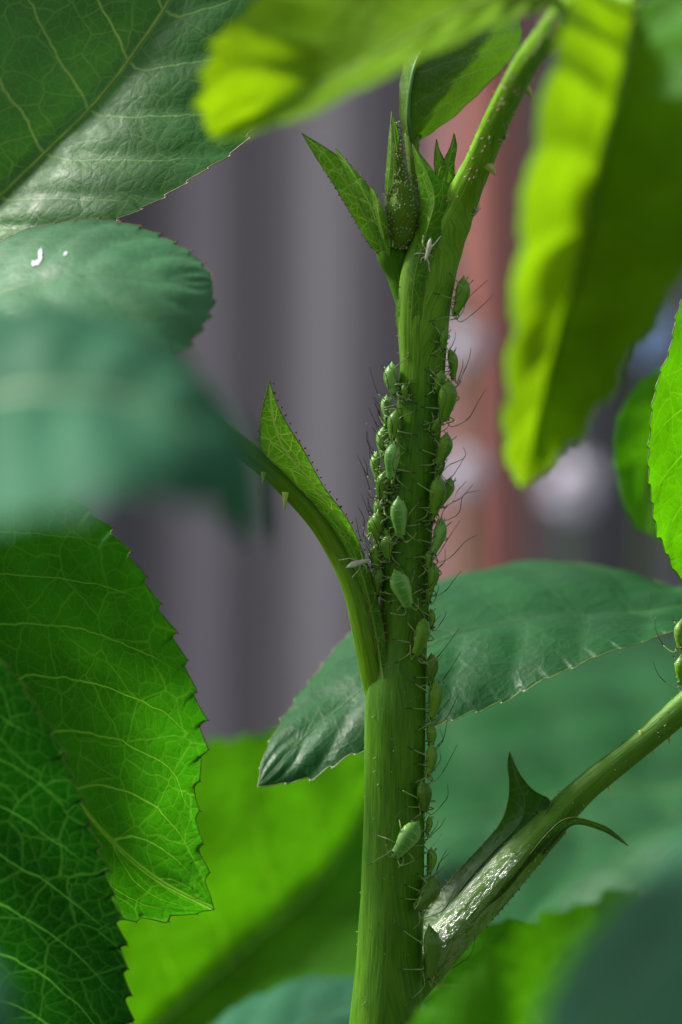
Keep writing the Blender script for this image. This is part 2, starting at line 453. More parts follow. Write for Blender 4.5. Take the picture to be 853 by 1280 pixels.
def plank_mat(name, a, b):
    k = NT(name); co = k.n('ShaderNodeTexCoord').outputs['Object']
    g = k.noise(k.mapv(co, (60, 60, 2.5)), 1.0, 5, .6).outputs['Fac']
    c = k.mix(k.ramp(g, .3, .7), a, b)
    p = k.n('ShaderNodeBsdfPrincipled', i_Base_Color=c, i_Roughness=.8, i_Normal=k.bump(g, 1.0))
    return k.surf(p.outputs[0])
def box_mesh(name, x, y, z, mats, bev=.003):
    import bmesh
    bm = bmesh.new(); bmesh.ops.create_cube(bm, size=1.0)
    for v in bm.verts: v.co = Vector((v.co.x * x, v.co.y * y, v.co.z * z))
    bmesh.ops.bevel(bm, geom=bm.edges[:], offset=bev, segments=1, affect='EDGES')
    me = bpy.data.meshes.new(name); bm.to_mesh(me); bm.free(); me.materials.append(mats); return me
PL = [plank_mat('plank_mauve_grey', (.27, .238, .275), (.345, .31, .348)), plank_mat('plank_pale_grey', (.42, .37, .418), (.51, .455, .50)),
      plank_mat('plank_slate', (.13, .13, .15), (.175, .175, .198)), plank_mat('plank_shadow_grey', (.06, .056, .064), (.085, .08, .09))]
FY = 2.25
fence = tag(empty('plank_fence', (0, FY, 0)), 'tall weathered grey fence of upright planks far behind the leaves', 'fence')
mesh_p = [box_mesh('plank', .055, .020, 1.75, m) for m in PL]
rnd = random.Random(5)
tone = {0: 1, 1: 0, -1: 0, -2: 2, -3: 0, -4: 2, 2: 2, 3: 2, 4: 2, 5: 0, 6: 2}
for i in range(-42, 43):
    for back in (0, 1):
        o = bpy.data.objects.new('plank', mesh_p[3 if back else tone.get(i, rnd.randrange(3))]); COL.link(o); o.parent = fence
        o.location = ((i + .5 * back) * .075 - .012, rnd.uniform(-.003, .003) + back * .066, .92 + rnd.uniform(-.012, .012)); o.rotation_euler = (0, rnd.uniform(-.003, .003), 0)
rail = box_mesh('rail', 6.5, .036, .07, PL[2])
for z in (.35, 1.45):
    o = bpy.data.objects.new('rail', rail); COL.link(o); o.parent = fence; o.location = (0, .033, z)
pm = box_mesh('post', .09, .09, 1.95, PL[2])
for x in (-3.2, -1.6, .72, 2.3):
    o = bpy.data.objects.new('post', pm); COL.link(o); o.parent = fence; o.location = (x, .128, .955)

M['red'] = plank_mat('red_brown_paint', (.36, .125, .110), (.45, .165, .145))
rp = V(610, 640, 1100)
red = tag(empty('garden_stake', (rp.x * MM, rp.y * MM, 0)), 'red brown garden stake standing upright before the grey fence', 'stake')
mb = MB(); tube(mb, [Vector((rp.x, rp.y, z)) for z in (-900, -600, -300, 0, 300, 520, 535, 542)], [13, 13, 13, 13, 13, 13, 10, 3], 16)
part(mb, 'shaft', M['red'], red, red.location)
mb = MB(); tube(mb, [Vector((rp.x, rp.y, z)) for z in (430, 432, 452, 454)], [13.2, 15, 15, 13.2], 16)
part(mb, 'collar', PL[2], red, red.location)

M['petal'] = plain_mat('lavender_petal', (.80, .76, .90), .5, var=.08, scale=200, trans=(.82, .78, .92), tfac=.5)
M['petal_blue'] = plain_mat('blue_petal', (.25, .38, .66), .5, var=.1, scale=200, trans=(.25, .38, .7), tfac=.4)
M['eye_yellow'] = plain_mat('flower_eye', (.55, .45, .12), .6)
def blossom(px, py, y, r, mat, label, seed):
    rnd = random.Random(seed); c = V(px, py, y); e = empty('garden_flower', (c.x * MM, c.y * MM, 0)); tag(e, label, 'flower')
    mb = MB(); b = Vector((c.x + rnd.uniform(-30, 30), y + 20, -905))
    tube(mb, spline([b, b.lerp(c, .5) + Vector((rnd.uniform(-12, 12), 6, 0)), c + Vector((0, 3, -8)), c + Vector((0, 1, 0))], 30), [.45] * 31, 8)
    part(mb, 'stalk', M['cane'], e, e.location)
    for i in range(7):
        a = i * 2 * math.pi / 7 + rnd.uniform(-.1, .1); d = Vector((math.cos(a), -.12, math.sin(a))); t = Vector((-math.sin(a), 0, math.cos(a)))
        mb = MB(); vv = []; ff = []
        for q in range(7):
            f = q / 6; w = r * .36 * math.sin(math.pi * min(1, .12 + f * .86)) ** .6
            for s in (-1, -.5, 0, .5, 1): vv.append(c + d * (r * (.1 + .9 * f)) + t * (w * s) + Vector((0, -r * .22 * f * f + .12 * r * s * s - .02 * i, 0)))
        for q in range(6):
            for s in range(4): ff.append((q * 5 + s, q * 5 + s + 1, q * 5 + s + 6, q * 5 + s + 5))
        mb.add(vv, ff); part(mb, 'petal', mat, e, e.location)
    mb = MB(); ball(mb, c + Vector((0, -r * .08, 0)), r * .2, 0, 10, 6); part(mb, 'flower_eye', M['eye_yellow'], e, e.location)
blossom(714, 606, 320, 4.6, M['petal'], 'round pale lavender blossom standing free before the dark fence planks', 1)
blossom(577, 432, 320, 3.2, M['petal'], 'pale lavender blossom half hidden behind the stem by the upper aphids', 2)
blossom(578, 592, 320, 3.2, M['petal'], 'pale lavender blossom glimpsed behind the stem amid the middle aphids', 3)
blossom(818, 425, 320, 3.4, M['petal_blue'], 'small blue blossom behind the tip of the hanging lime leaf', 4)

# ------------------------------------------------------------------ the shoot with the aphids
rnd = random.Random(11)
mo = world_mm(V(350, 640, 0)); mo.z = 0
shoot = tag(empty('rose_shoot', mo), 'upright green rose shoot covered with aphids, bearing bud, forked stipule and lime leaves', 'plant')
flute = lambda a, f: 1 + .025 * math.sin(5 * a + 1 + f * 3) + .012 * math.sin(11 * a + f * 9)
STEM = [(474, 1370, 0), (481, 1290, 0), (488, 1180, 0), (491, 1100, 0), (493.5, 1000, 0), (494, 900, 0), (496, 850, .2), (504, 790, .3), (507, 700, .2), (514, 600, 0), (524, 520, 0), (528, 460, 0),
        (529, 400, 0), (534, 350, 0), (545, 310, 0), (560, 280, -.5), (575, 252, -1), (588, 225, -2), (600, 200, -3), (622, 148, -6), (655, 84, -13), (690, 36, -20), (713, 4, -27), (755, -10, -33), (797, 2, -37)]
SRAD = [46, 45, 41, 39, 38, 38, 37, 30.5, 31, 31, 28.5, 28, 32, 34, 33, 28, 22, 19, 17.5, 16.5, 15.5, 15, 14, 11, 9]
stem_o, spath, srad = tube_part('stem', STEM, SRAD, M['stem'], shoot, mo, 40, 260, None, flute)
tube_part('lower_stem', [(350, 18700, 0), (352, 12000, 0), (380, 6000, 0), (430, 2600, 0), (462, 1600, 0), (475.5, 1350, 0)], [80, 75, 66, 56, 49, 45], M['cane'], shoot, mo, 24, 90)
hairs(spath, srad, 520, rnd, .12, .30, .028, mo, shoot, M['hair'], None, name='stem_hairs')
sub = [i for i, p in enumerate(spath) if p.z > 18.5]
hairs([spath[i] for i in sub], [srad[i] for i in sub], 150, rnd, .12, .28, .03, mo, shoot, M['hair'], M['gland_pink'], name='gland_hairs', tipr=.06)
def prickle(px, py, y, dx, dy, r, label=None):
    mb = MB(); b = V(px, py, y); d = Vector((dx * PX, 0, -dy * PX)); cone(mb, b, d, r, 0, 8, Vector((0, 0, -.25)), 6)
    return part(mb, 'prickle', M['tan'], shoot, mo, label)
prickle(608, 205, -3.5, 12, 9, .35); prickle(654, 105, -10, 12, 13, .3)

# left leaf stalk with its winged stipule
PET = [(500, 960, .6), (485, 895, .3), (473, 848, 0), (461, 795, -.2), (446, 735, -.2), (424, 690, 0), (397, 648, 0), (362, 610, 0), (328, 579, 0), (286, 547, -.8), (243, 514, -3), (190, 484, -8), (60, 470, -30), (-60, 490, -54), (-130, 545, -72)]
PRAD = [14, 21, 21, 19.5, 17.5, 15.5, 14.5, 14, 14, 13.5, 13, 13, 12, 11, 9]
_, ppath, prad = tube_part('leaf_stalk', PET, PRAD, M['petiole'], shoot, mo, 26, 150, 'smooth bowed leaf stalk carrying the pointed stipule', flute)
hairs(ppath, prad, 130, rnd, .15, .4, .022, mo, shoot, M['hair'], None, a0=-2.6, a1=-.9, name='stalk_hairs', skip=.50)
prickle(357, 615, -1.5, -1, 20, .2); prickle(330, 590, -1.5, -2, 11, .14)
def margin_glands(edge, i0, i1, step, parent, l=.16, r=.075, mat='gland', outward=None, nm='gland_hairs', rs=3):
    q = MB(); rn = random.Random(rs); L = 0
    for i in range(i0 + 1, i1):
        L += (edge[i] - edge[i - 1]).length
        if L > step:
            L = -rn.uniform(0, step * .4); t = (edge[i] - edge[i - 1]).normalized(); o_ = t.cross(FRONT)
            if o_.dot(outward) < 0: o_ = -o_
            d = (o_ + Vector((rn.uniform(-.25, .25), rn.uniform(-.5, .5), rn.uniform(-.25, .25)))).normalized() * l * rn.uniform(.6, 1.3)
            cone(q, edge[i], d, .03, 0, 4, n=2); ball(q, edge[i] + d, r * rn.uniform(.75, 1.15), 1, 6, 4)
    return part(q, nm, [M['hair'], M[mat]], parent, mo, None, 'stuff')
st, S_st, ed = leaf(shoot, mo, [(482, 865, -1.4), (468, 780, -1.3), (452, 715, -1.2), (428, 660, -1.0), (390, 606, -1.0), (355, 560, -.9), (342, 525, -.7), (337, 476, -.2)],
    [(468, 800, -1.2), (452, 735, -1.1), (430, 682, -.95), (396, 634, -.85), (356, 592, -.85), (328, 562, -.9), (326, 524, -.7), (332, 495, -.4)],
    [(482, 810, -1.2), (474, 755, -.9), (459, 703, -.5), (435, 650, -.3), (404, 607, -.3), (379, 562, -.3), (360, 532, -.4), (346, 504, -.3)],
    M['stipule'], M['vein_young'], teeth=30, tooth=.05, pleat=.05, nlat=9, NU=160, NV=8, bulge=.03, seed=4, rim=M['rim'], label='pointed wing-like stipule with pale net veins and red-dotted edge',
    name='stipule', slope=.06, rmid=.05, wob=.12, cross=4, net_r=1.1)
margin_glands(ed[1], 20, 160, .42, st, outward=Vector((1, 0, .6)), rs=3)
margin_glands(ed[-1], 118, 160, .5, st, l=.1, r=.05, outward=Vector((-1, 0, .2)), rs=4)

# upper stipule, bud, bracts and folded leaf
st2, _, ed2 = leaf(shoot, mo, [(513, 470, -.8), (514, 410, -1.3), (519, 345, -1.55), (533, 290, -1.85), (543, 250, -1.9), (533, 215, -1.7), (516, 181, -1.2)],
    [(501, 430, -.4), (495, 395, -.3), (500, 365, -.5), (512, 330, -.8), (520, 300, -.9), (526, 270, -.9), (524, 235, -1.0), (520, 210, -1.0)],
    [(522, 420, -1.45), (530, 370, -1.65), (540, 320, -1.75), (560, 275, -1.7), (569, 240, -1.6), (562, 230, -1.5), (550, 224, -1.4), (534, 204, -1.3)],
    M['stipule'], M['vein_young'], teeth=24, tooth=.05, pleat=.05, nlat=8, NU=140, NV=8, bulge=.05, seed=9, rim=M['rim'], label='upper pointed stipule clasping the stem in front of the bud', name='stipule', slope=.08, rmid=.05, wob=.08, cross=4)
margin_glands(ed2[-1], 20, 120, .5, st2, l=.08, r=.05, outward=Vector((-1, 0, .1)), rs=5)
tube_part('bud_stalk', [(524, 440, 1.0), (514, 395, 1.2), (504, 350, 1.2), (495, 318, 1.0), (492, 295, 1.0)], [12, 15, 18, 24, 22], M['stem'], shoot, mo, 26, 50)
bud, bp, br = tube_part('bud', [(497, 310, -.1), (501, 290, -.2), (503, 265, -.3), (502, 243, -.2), (500, 225, 0), (498, 200, 0), (497, 175, 0), (495, 152, 0)], [12, 20, 22, 18.5, 12.5, 8, 6, 2.0], M['bud'], shoot, mo, 30, 70,
    'plump reddish green bud with a long drawn-out beak', lambda a, f: 1 + .05 * math.sin(5 * a) * min(1, f * 2))
hairs(bp, br, 560, rnd, .06, .14, .03, mo, bud, M['hair'], M['hair'], name='bud_glands', tipr=.05)
hairs(bp, br, 260, rnd, .2, .5, .014, mo, bud, M['hair'], None, name='bud_hairs', skip=.35)
hairs(bp, br, 120, rnd, .06, .14, .03, mo, bud, M['hair'], M['gland_pink'], name='bud_glands', tipr=.05)
def small(name, mid, left, right, mat='stipule', teeth=10, label=None, seed=3, tooth=.08, nl=5, rim='rim', bulge=.12, **kw):
    return leaf(shoot, mo, mid, left, right, M[mat], M['vein_young'], teeth=teeth, tooth=tooth, pleat=.05, nlat=nl, NU=80, NV=6, bulge=bulge, seed=seed, rim=M[rim] if rim else None, label=label,
                name=name, rmid=.05, wob=.06, cross=0, slope=.12, **kw)
b1, _, e1 = small('bract', [(483, 325, .2), (462, 280, .2), (432, 228, .4), (406, 193, .8), (378, 167, 1.4)], [(462, 305, .8), (440, 268, 1.0), (414, 225, 1.2), (395, 196, 1.4)], [(482, 290, -.4), (470, 250, -.3), (445, 215, .3), (415, 190, .8)], seed=5, label='long outer bract beside the bud, bent outwards to a fine point')
margin_glands(e1[-1], 4, 60, .3, b1, l=.07, r=.055, outward=Vector((-1, 0, -.4)), rs=6)
b2, _, e2 = small('bract', [(488, 322, -.7), (474, 285, -1.0), (460, 250, -.8), (440, 214, -.3), (419, 184, .4)], [(470, 300, -.3), (455, 265, -.2), (440, 230, .1), (426, 203, .3)], [(486, 295, -1.3), (473, 255, -1.1), (457, 228, -.7), (436, 204, -.2)], seed=6, label='shorter bract overlapping the long outer bract beside the bud')
margin_glands(e2[1], 10, 70, .35, b2, l=.08, r=.045, outward=Vector((1, 0, .4)), rs=7)
small('sepal', [(484, 250, -.7), (487, 215, -.9), (489, 185, -.8), (489, 156, -.6)], [(482, 230, -.6), (485, 195, -.7), (487, 170, -.6)], [(491, 228, -1.0), (493, 195, -.9), (491, 170, -.7)], seed=7, teeth=4, nl=0, label='narrow sepal strip pressed upright along the bud beak')
small('sepal', [(497, 190, -.6), (493, 165, -.5), (490, 140, -.3)], [(492, 175, -.5), (489, 155, -.4)], [(499, 172, -.5), (495, 155, -.4)], seed=8, teeth=4, nl=0, label='short sepal point crossing the tip of the bud beak')
small('sepal', [(481, 300, -1.4), (474, 270, -1.6), (470, 245, -1.5), (462, 232, -1.2)], [(476, 290, -1.2), (470, 265, -1.4), (466, 247, -1.3)], [(484, 280, -1.7), (477, 258, -1.7), (470, 240, -1.4)], seed=18, teeth=4, nl=0, label='curled thin sepal at the foot of the bud')
small('leaflet', [(556, 235, .6), (551, 215, .4), (548, 195, .4), (546, 174, .6)], [(546, 220, .4), (543, 205, .4), (544, 188, .5)], [(558, 215, .5), (555, 200, .5), (549, 186, .5)], seed=9, teeth=6, nl=3, label='small unfolding leaflet tip beside the upper stipule')
small('leaflet', [(555, 240, .2), (558, 215, 0), (563, 195, .1), (568, 167, .5)], [(548, 225, .1), (553, 205, .1), (563, 184, .3)], [(567, 222, .2), (568, 203, .2), (571, 184, .4)], seed=10, teeth=6, nl=3, label='taller unfolding leaflet tip next to the curved leaf stalk')
small('leaflet', [(560, 240, .8), (567, 225, .6), (575, 216, .6), (580, 214, .8)], [(562, 228, .6), (570, 218, .6)], [(570, 232, .8), (577, 222, .8)], seed=13, teeth=4, nl=2)
_, qp, qr = tube_part('leaflet_stalk', [(520, 300, 1.2), (522, 260, 1.0), (519, 222, 1.1), (516, 190, 1.3), (515, 168, 1.6)], [9, 9, 8, 8.5, 10], M['bud'], shoot, mo, 18, 40)
hairs(qp, qr, 90, rnd, .05, .12, .03, mo, shoot, M['hair'], M['gland_pink'], name='gland_hairs', tipr=.045)
leaf(shoot, mo, [(516, 182, 1.4), (511, 150, -.2), (513, 110, -.6), (524, 70, -.2), (560, 20, 2), (610, -20, 6)],
    [(506, 168, 1.6), (500, 135, 1.4), (502, 95, 1.8), (512, 60, 2.4), (540, 15, 4)],
    [(530, 172, 2.2), (562, 150, 3.5), (602, 112, 5), (634, 78, 6.5), (652, 48, 8), (640, 10, 9)],
    M['fold'], M['vein_dark'], teeth=14, tooth=.12, pleat=.30, nlat=7, NU=120, NV=10, bulge=.10, seed=12, rim=M['rim'], label='half-unfolded leaf folded lengthwise behind the bud', slope=.35, rmid=.16, wob=.1, cross=3)

# the two lime leaves at the end of the upper leaf stalk
leaf(shoot, mo, [(706, 3, -27), (640, -6, -30), (560, 22, -33), (490, 58, -35), (410, 100, -36), (330, 142, -36), (262, 172, -35)],
    [(680, -60, -23), (560, -95, -25), (440, -75, -27), (340, -15, -32), (276, 50, -38), (256, 120, -38)],
    [(650, 20, -36), (575, 48, -40), (500, 86, -42), (425, 126, -43), (340, 158, -41), (285, 172, -38)],
    M['young'], M['vein_young'], teeth=22, tooth=.5, pleat=.55, nlat=7, NV=12, bulge=.03, seed=21, label='bright lime leaf with a rolled pale edge reaching over the bud', slope=.20, rmid=.3, wob=.35, cross=3, up=-1)
leaf(shoot, mo, [(798, 4, -37), (778, 104, -41), (760, 166, -42), (742, 238, -42), (725, 312, -41), (699, 413, -39), (672, 525, -36), (652, 612, -33)],
    [(722, -5, -42), (694, 85, -50), (674, 165, -52), (657, 255, -52), (648, 330, -51), (640, 420, -48), (634, 500, -44), (636, 570, -38)],
    [(850, -15, -41), (893, 100, -46), (886, 230, -46), (850, 345, -45), (808, 415, -43), (765, 490, -41), (715, 552, -37), (676, 592, -34)],
    M['hang'], M['vein_young'], teeth=30, tooth=.40, pleat=1.25, nlat=9, NV=12, bulge=-.03, seed=22, label='hanging lime leaf folded along its midrib, one half glowing yellow', slope=.06, rmid=.34, wob=.25, cross=3, up=-1)


# lower leaf stalk with its sheath and horned stipules
RP = [(500, 1246, 2.6), (540, 1199, 2.5), (592, 1136, 2.4), (640, 1082, 2.2), (681, 1038, 2.2), (704, 1012, 2.3), (740, 978, 2.1), (800, 931, 2), (853, 885, 2), (930, 820, 2), (1000, 770, 0)]
_, rpath, rrad = tube_part('leaf_stalk', RP, [25, 26, 26, 25, 22, 19, 17, 15.5, 17, 17, 16], M['wet'], shoot, mo, 28, 120, 'slanting leaf stalk with a wet shine and horned stipules', flute)
hairs(rpath, rrad, 230, rnd, .15, .32, .03, mo, shoot, M['hair'], None, name='stalk_hairs')
ws, _, we = leaf(shoot, mo, [(514, 1212, 3.0), (545, 1160, 3.0), (580, 1108, 3.0), (618, 1064, 2.8), (650, 1030, 2.4), (656, 1002, 2.1), (645, 970, 2.1), (637, 938, 2.2)],
    [(532, 1143, 4.4), (566, 1097, 4.6), (600, 1060, 4.4), (626, 1029, 3.8), (636, 1000, 3.1), (637, 976, 2.6), (635, 956, 2.4)],
    [(552, 1172, 1.8), (590, 1118, 1.7), (634, 1068, 1.6), (676, 1024, 1.5), (688, 1002, 1.6), (667, 988, 1.7), (649, 966, 2.0)],
    M['wing'], M['vein_dark'], teeth=30, tooth=.03, pleat=.04, nlat=6, NU=130, NV=10, bulge=-.08, seed=31, rim=M['rim'], label='broad stipule ending in an upright curved horn', name='stipule', slope=.06, rmid=.08, wob=.10, cross=0)
margin_glands(we[-1], 10, 90, .42, ws, l=.16, r=.04, mat='hair', outward=Vector((-1, 0, .8)), rs=8)
wl, _, we = leaf(shoot, mo, [(512, 1252, 2.6), (558, 1204, 2.1), (602, 1155, 1.8), (648, 1102, 1.5), (690, 1049, 1.2), (720, 1027, .9), (755, 1035, .8), (785, 1057, 1.2)],
    [(550, 1197, 1.4), (596, 1147, 1.2), (642, 1094, 1.0), (684, 1042, .9), (713, 1022, .8), (752, 1031, .7), (772, 1044, 1.0)],
    [(545, 1230, 3.0), (592, 1174, 2.6), (622, 1142, 2.3), (658, 1099, 2.0), (690, 1058, 1.7), (717, 1031, 1.2), (752, 1038, 1.0), (772, 1049, 1.1)],
    M['wing'], M['vein_dark'], teeth=30, tooth=.03, pleat=.03, nlat=6, NU=130, NV=8, bulge=.10, seed=32, rim=M['rim'], label='narrow stipule ending in a thin curved tail', name='stipule', slope=.06, rmid=.07, wob=.06, cross=0)
margin_glands(we[1], 20, 95, .36, wl, l=.10, r=.06, outward=Vector((1, 0, -.8)), rs=9)
leaf(shoot, mo, [(1000, 770, 0), (1080, 715, -4), (1180, 690, -8), (1290, 720, -10), (1390, 790, -10)], [(1060, 660, 6), (1180, 590, 8), (1310, 640, 2)], [(1040, 800, -10), (1160, 810, -18), (1290, 830, -18)],
    M['glossy'], M['vein_dark'], teeth=18, tooth=.4, pleat=.25, nlat=7, NV=8, seed=61, rmid=.2, label='leaf at the far end of the slanting stalk')
for a in ((706, 1030, 2, 3, 14), (760, 975, 2, 2, 10), (836, 915, 2, 1, 12), (803, 918, 1, -5, -9)): prickle(*a, .16)

# ------------------------------------------------------------------ neighbouring shoots
lo = world_mm(V(-330, 640, 4)); lo.z = 0
lshoot = tag(empty('rose_shoot', lo), 'neighbouring rose shoot with broad dark serrated leaves hanging beside the forked stipule', 'plant')
tube_part('stem', [(-330, 18700, 4), (-300, 9000, 4), (-270, 4000, 4), (-255, 1500, 4), (-245, 700, 4), (-235, 200, 4), (-215, -200, 4)], [80, 72, 62, 54, 48, 40, 34], M['cane'], lshoot, lo, 22, 90)
def stalk(parent, org, pts, r=(12, 9, 8)):
    return tube_part('leaf_stalk', pts, [r[0]] + [r[1]] * (len(pts) - 2) + [r[2]], M['petiole'], parent, org, 12, 24)
leaf(lshoot, lo, [(-135, 372, 8), (-60, 305, 7), (0, 245, 6), (60, 190, 5.5), (110, 143, 5.2), (160, 78, 5), (213, 0, 5), (262, -80, 6), (310, -170, 9)],
    [(-190, 270, 9), (-200, 120, 9.5), (-140, -20, 9), (-40, -120, 8.5), (90, -190, 9), (220, -200, 9)],
    [(-90, 372, 6), (0, 318, 3), (70, 300, .8), (150, 273, -.6), (205, 243, -.8), (250, 215, -.6), (297, 181, .2), (345, 110, 2), (362, 0, 4), (350, -100, 6)],
    M['mature'], M['vein_young'], teeth=30, tooth=.42, pleat=.28, nlat=9, NU=260, NV=18, bulge=.06, seed=41, rim=M['rim_red'], gl=M['gland'], label='broad leaf with a long pale midrib and sheen on its lower half', slope=.17, rmid=.20, wob=.3, cross=9, net_r=.8)
stalk(lshoot, lo, [(-245, 470, 4), (-190, 420, 7), (-135, 372, 8)])
l2, S2, _ = leaf(lshoot, lo, [(-110, 440, -6), (-40, 385, -8), (40, 355, -10), (120, 345, -11.5), (200, 352, -12), (266, 352, -10)],
    [(-70, 355, -1), (0, 303, -2), (60, 282, -3), (130, 275, -4), (195, 292, -5.5), (238, 318, -7.5), (262, 340, -9)],
    [(-60, 470, -14), (20, 470, -17), (110, 465, -18), (190, 452, -17), (238, 425, -15), (262, 385, -12)],
    M['sheen'], M['vein_dark'], teeth=20, tooth=.35, pleat=.18, nlat=7, NU=180, NV=14, bulge=.06, seed=42, rim=M['rim_red'], gl=M['gland'], label='pale-sheened leaf tip with white residue marks, above the blurred leaf', slope=.2, rmid=.07, wob=.2, cross=5, net_r=.6)
M['residue'] = plain_mat('white_residue', (.52, .52, .60), .6, var=.25, scale=2500)
def flake(S, parent, org, u, v, lu, lv, ang, seed, nm='residue'):
    rn = random.Random(seed); vv = []; ff = []; n = 18
    ca, sa = math.cos(ang), math.sin(ang)
    def pt(a, b):
        x = a * lu; y = b * lv
        p, nn, *_ = S(u + x * ca - y * sa * .3, v + x * sa * 3 + y * ca); return p + nn * .05
    vv.append(pt(0, 0))
    for i in range(n):
        a = 2 * math.pi * i / n; r = .7 + .5 * noise.noise(Vector((math.cos(a) * 2, math.sin(a) * 2, seed * 3.7)))
        vv.append(pt(math.cos(a) * r, math.sin(a) * r))
    for i in range(n): ff.append((0, 1 + i, 1 + (i + 1) % n))
    mb = MB(); mb.add(vv, ff); part(mb, nm, M['residue'], parent, org)
flake(S2, l2, lo, .49, -.36, .008, .17, .12, 1); flake(S2, l2, lo, .475, -.26, .014, .06, .2, 2); flake(S2, l2, lo, .56, -.30, .006, .05, .3, 3); flake(S2, l2, lo, .34, -.55, .010, .13, .1, 4)
stalk(lshoot, lo, [(-244, 600, 4), (-180, 510, -2), (-110, 440, -6)])
leaf(shoot, mo, [(-130, 545, -72), (-40, 505, -76), (60, 488, -79), (150, 494, -81), (235, 532, -83), (290, 590, -84), (328, 682, -84)],
    [(-90, 440, -62), (0, 392, -63), (90, 386, -66), (170, 410, -69), (240, 465, -74), (300, 555, -79), (326, 630, -83)],
    [(-90, 630, -84), (0, 652, -91), (80, 640, -94), (160, 622, -94), (230, 622, -92), (280, 642, -88), (312, 668, -85)],
    M['satin'], M['vein_dark'], teeth=18, tooth=.4, pleat=.75, nlat=7, NV=10, bulge=.08, seed=43, label='strongly blurred bluish leaf hiding the end of the bowed leaf stalk', slope=.18, rmid=.3, wob=.5, cross=0)
leaf(lshoot, lo, [(-150, 560, 2), (-90, 690, -1), (-20, 820, -3), (50, 930, -4), (120, 1030, -3.5), (190, 1095, -1.8), (268, 1137, 0)],
    [(-200, 660, 5), (-190, 820, 4), (-120, 960, 4), (-30, 1070, 3), (60, 1130, 2), (135, 1146, 1), (205, 1145, .4)],
    [(-60, 560, 9), (40, 590, 6), (110, 640, 4), (158, 690, 3), (190, 745, 2.6), (220, 805, 2.2), (244, 875, 1.9), (252, 940, 1.6), (244, 985, 1.3), (247, 1040, 1), (253, 1090, .5)],
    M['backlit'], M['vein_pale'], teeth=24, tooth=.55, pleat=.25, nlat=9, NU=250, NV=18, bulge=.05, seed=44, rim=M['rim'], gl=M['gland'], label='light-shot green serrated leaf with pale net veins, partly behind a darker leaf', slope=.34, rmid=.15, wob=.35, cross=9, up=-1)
stalk(lshoot, lo, [(-247, 700, 4), (-190, 600, 6), (-150, 560, 6)])
leaf(lshoot, lo, [(-170, 740, -14), (-160, 860, -13), (-130, 980, -12), (-90, 1110, -10), (-40, 1230, -8), (40, 1350, -6), (125, 1440, -5)],
    [(-230, 860, -12), (-240, 1000, -11), (-210, 1140, -10), (-150, 1270, -8), (-50, 1390, -6), (60, 1440, -5)],
    [(-80, 770, -14), (0, 825, -13), (40, 880, -12), (72, 935, -11), (98, 1000, -9.5), (120, 1060, -8.5), (137, 1115, -7.5), (150, 1180, -6.5), (156, 1240, -6), (157, 1300, -5.5), (145, 1380, -5)],
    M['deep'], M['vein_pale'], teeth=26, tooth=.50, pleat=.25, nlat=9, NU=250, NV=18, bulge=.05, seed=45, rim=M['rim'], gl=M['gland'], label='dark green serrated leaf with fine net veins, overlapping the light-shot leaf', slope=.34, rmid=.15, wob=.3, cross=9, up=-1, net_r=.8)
stalk(lshoot, lo, [(-249, 900, 4), (-215, 800, -8), (-170, 740, -14)])
leaf(lshoot, lo, [(-180, 1180, -70), (-120, 1210, -78), (-60, 1250, -82), (-10, 1310, -84), (25, 1390, -84)],
    [(-120, 1160, -66), (-60, 1165, -70), (-15, 1190, -74), (12, 1235, -78), (25, 1310, -82)], [(-160, 1260, -84), (-100, 1320, -90), (-40, 1370, -90)],
    M['satin'], M['vein_dark'], teeth=14, tooth=.3, pleat=.3, nlat=5, NV=8, seed=46, label='pale blurred leaf edge in front of the dark serrated leaf', rmid=.2, cross=0)
stalk(lshoot, lo, [(-251, 1260, 4), (-230, 1200, -40), (-180, 1180, -70)])
leaf(lshoot, lo, [(60, 1420, 42), (150, 1330, 45), (230, 1255, 48), (310, 1185, 52), (385, 1120, 56), (440, 1050, 60), (475, 955, 64)],
    [(30, 1300, 42), (60, 1150, 45), (120, 1020, 50), (200, 950, 54), (300, 925, 58), (400, 915, 62)],
    [(160, 1420, 34), (280, 1370, 36), (400, 1300, 40), (490, 1210, 46), (515, 1110, 54), (500, 1010, 60)],
    M['lime'], M['vein_young'], teeth=20, tooth=.5, pleat=.35, nlat=7, NV=10, bulge=.04, seed=47, label='bright blurred green leaf behind the stem, shaded on one half', rmid=.3, wob=.4, cross=0)
stalk(lshoot, lo, [(-250, 1700, 4), (-120, 1560, 30), (60, 1420, 40)])
leaf(lshoot, lo, [(170, 1480, 20), (240, 1390, 26), (320, 1320, 30), (400, 1270, 34), (480, 1240, 38)],
    [(180, 1370, 30), (260, 1285, 36), (340, 1238, 40), (420, 1222, 42)], [(280, 1460, 20), (380, 1400, 24), (460, 1310, 30)],
    M['satin'], M['vein_dark'], teeth=14, tooth=.4, pleat=.3, nlat=6, NV=8, seed=48, label='pale blue-green leaf top below the bright blurred leaf', rmid=.25, cross=0)
stalk(lshoot, lo, [(-250, 1900, 4), (-60, 1650, 14), (170, 1480, 20)])

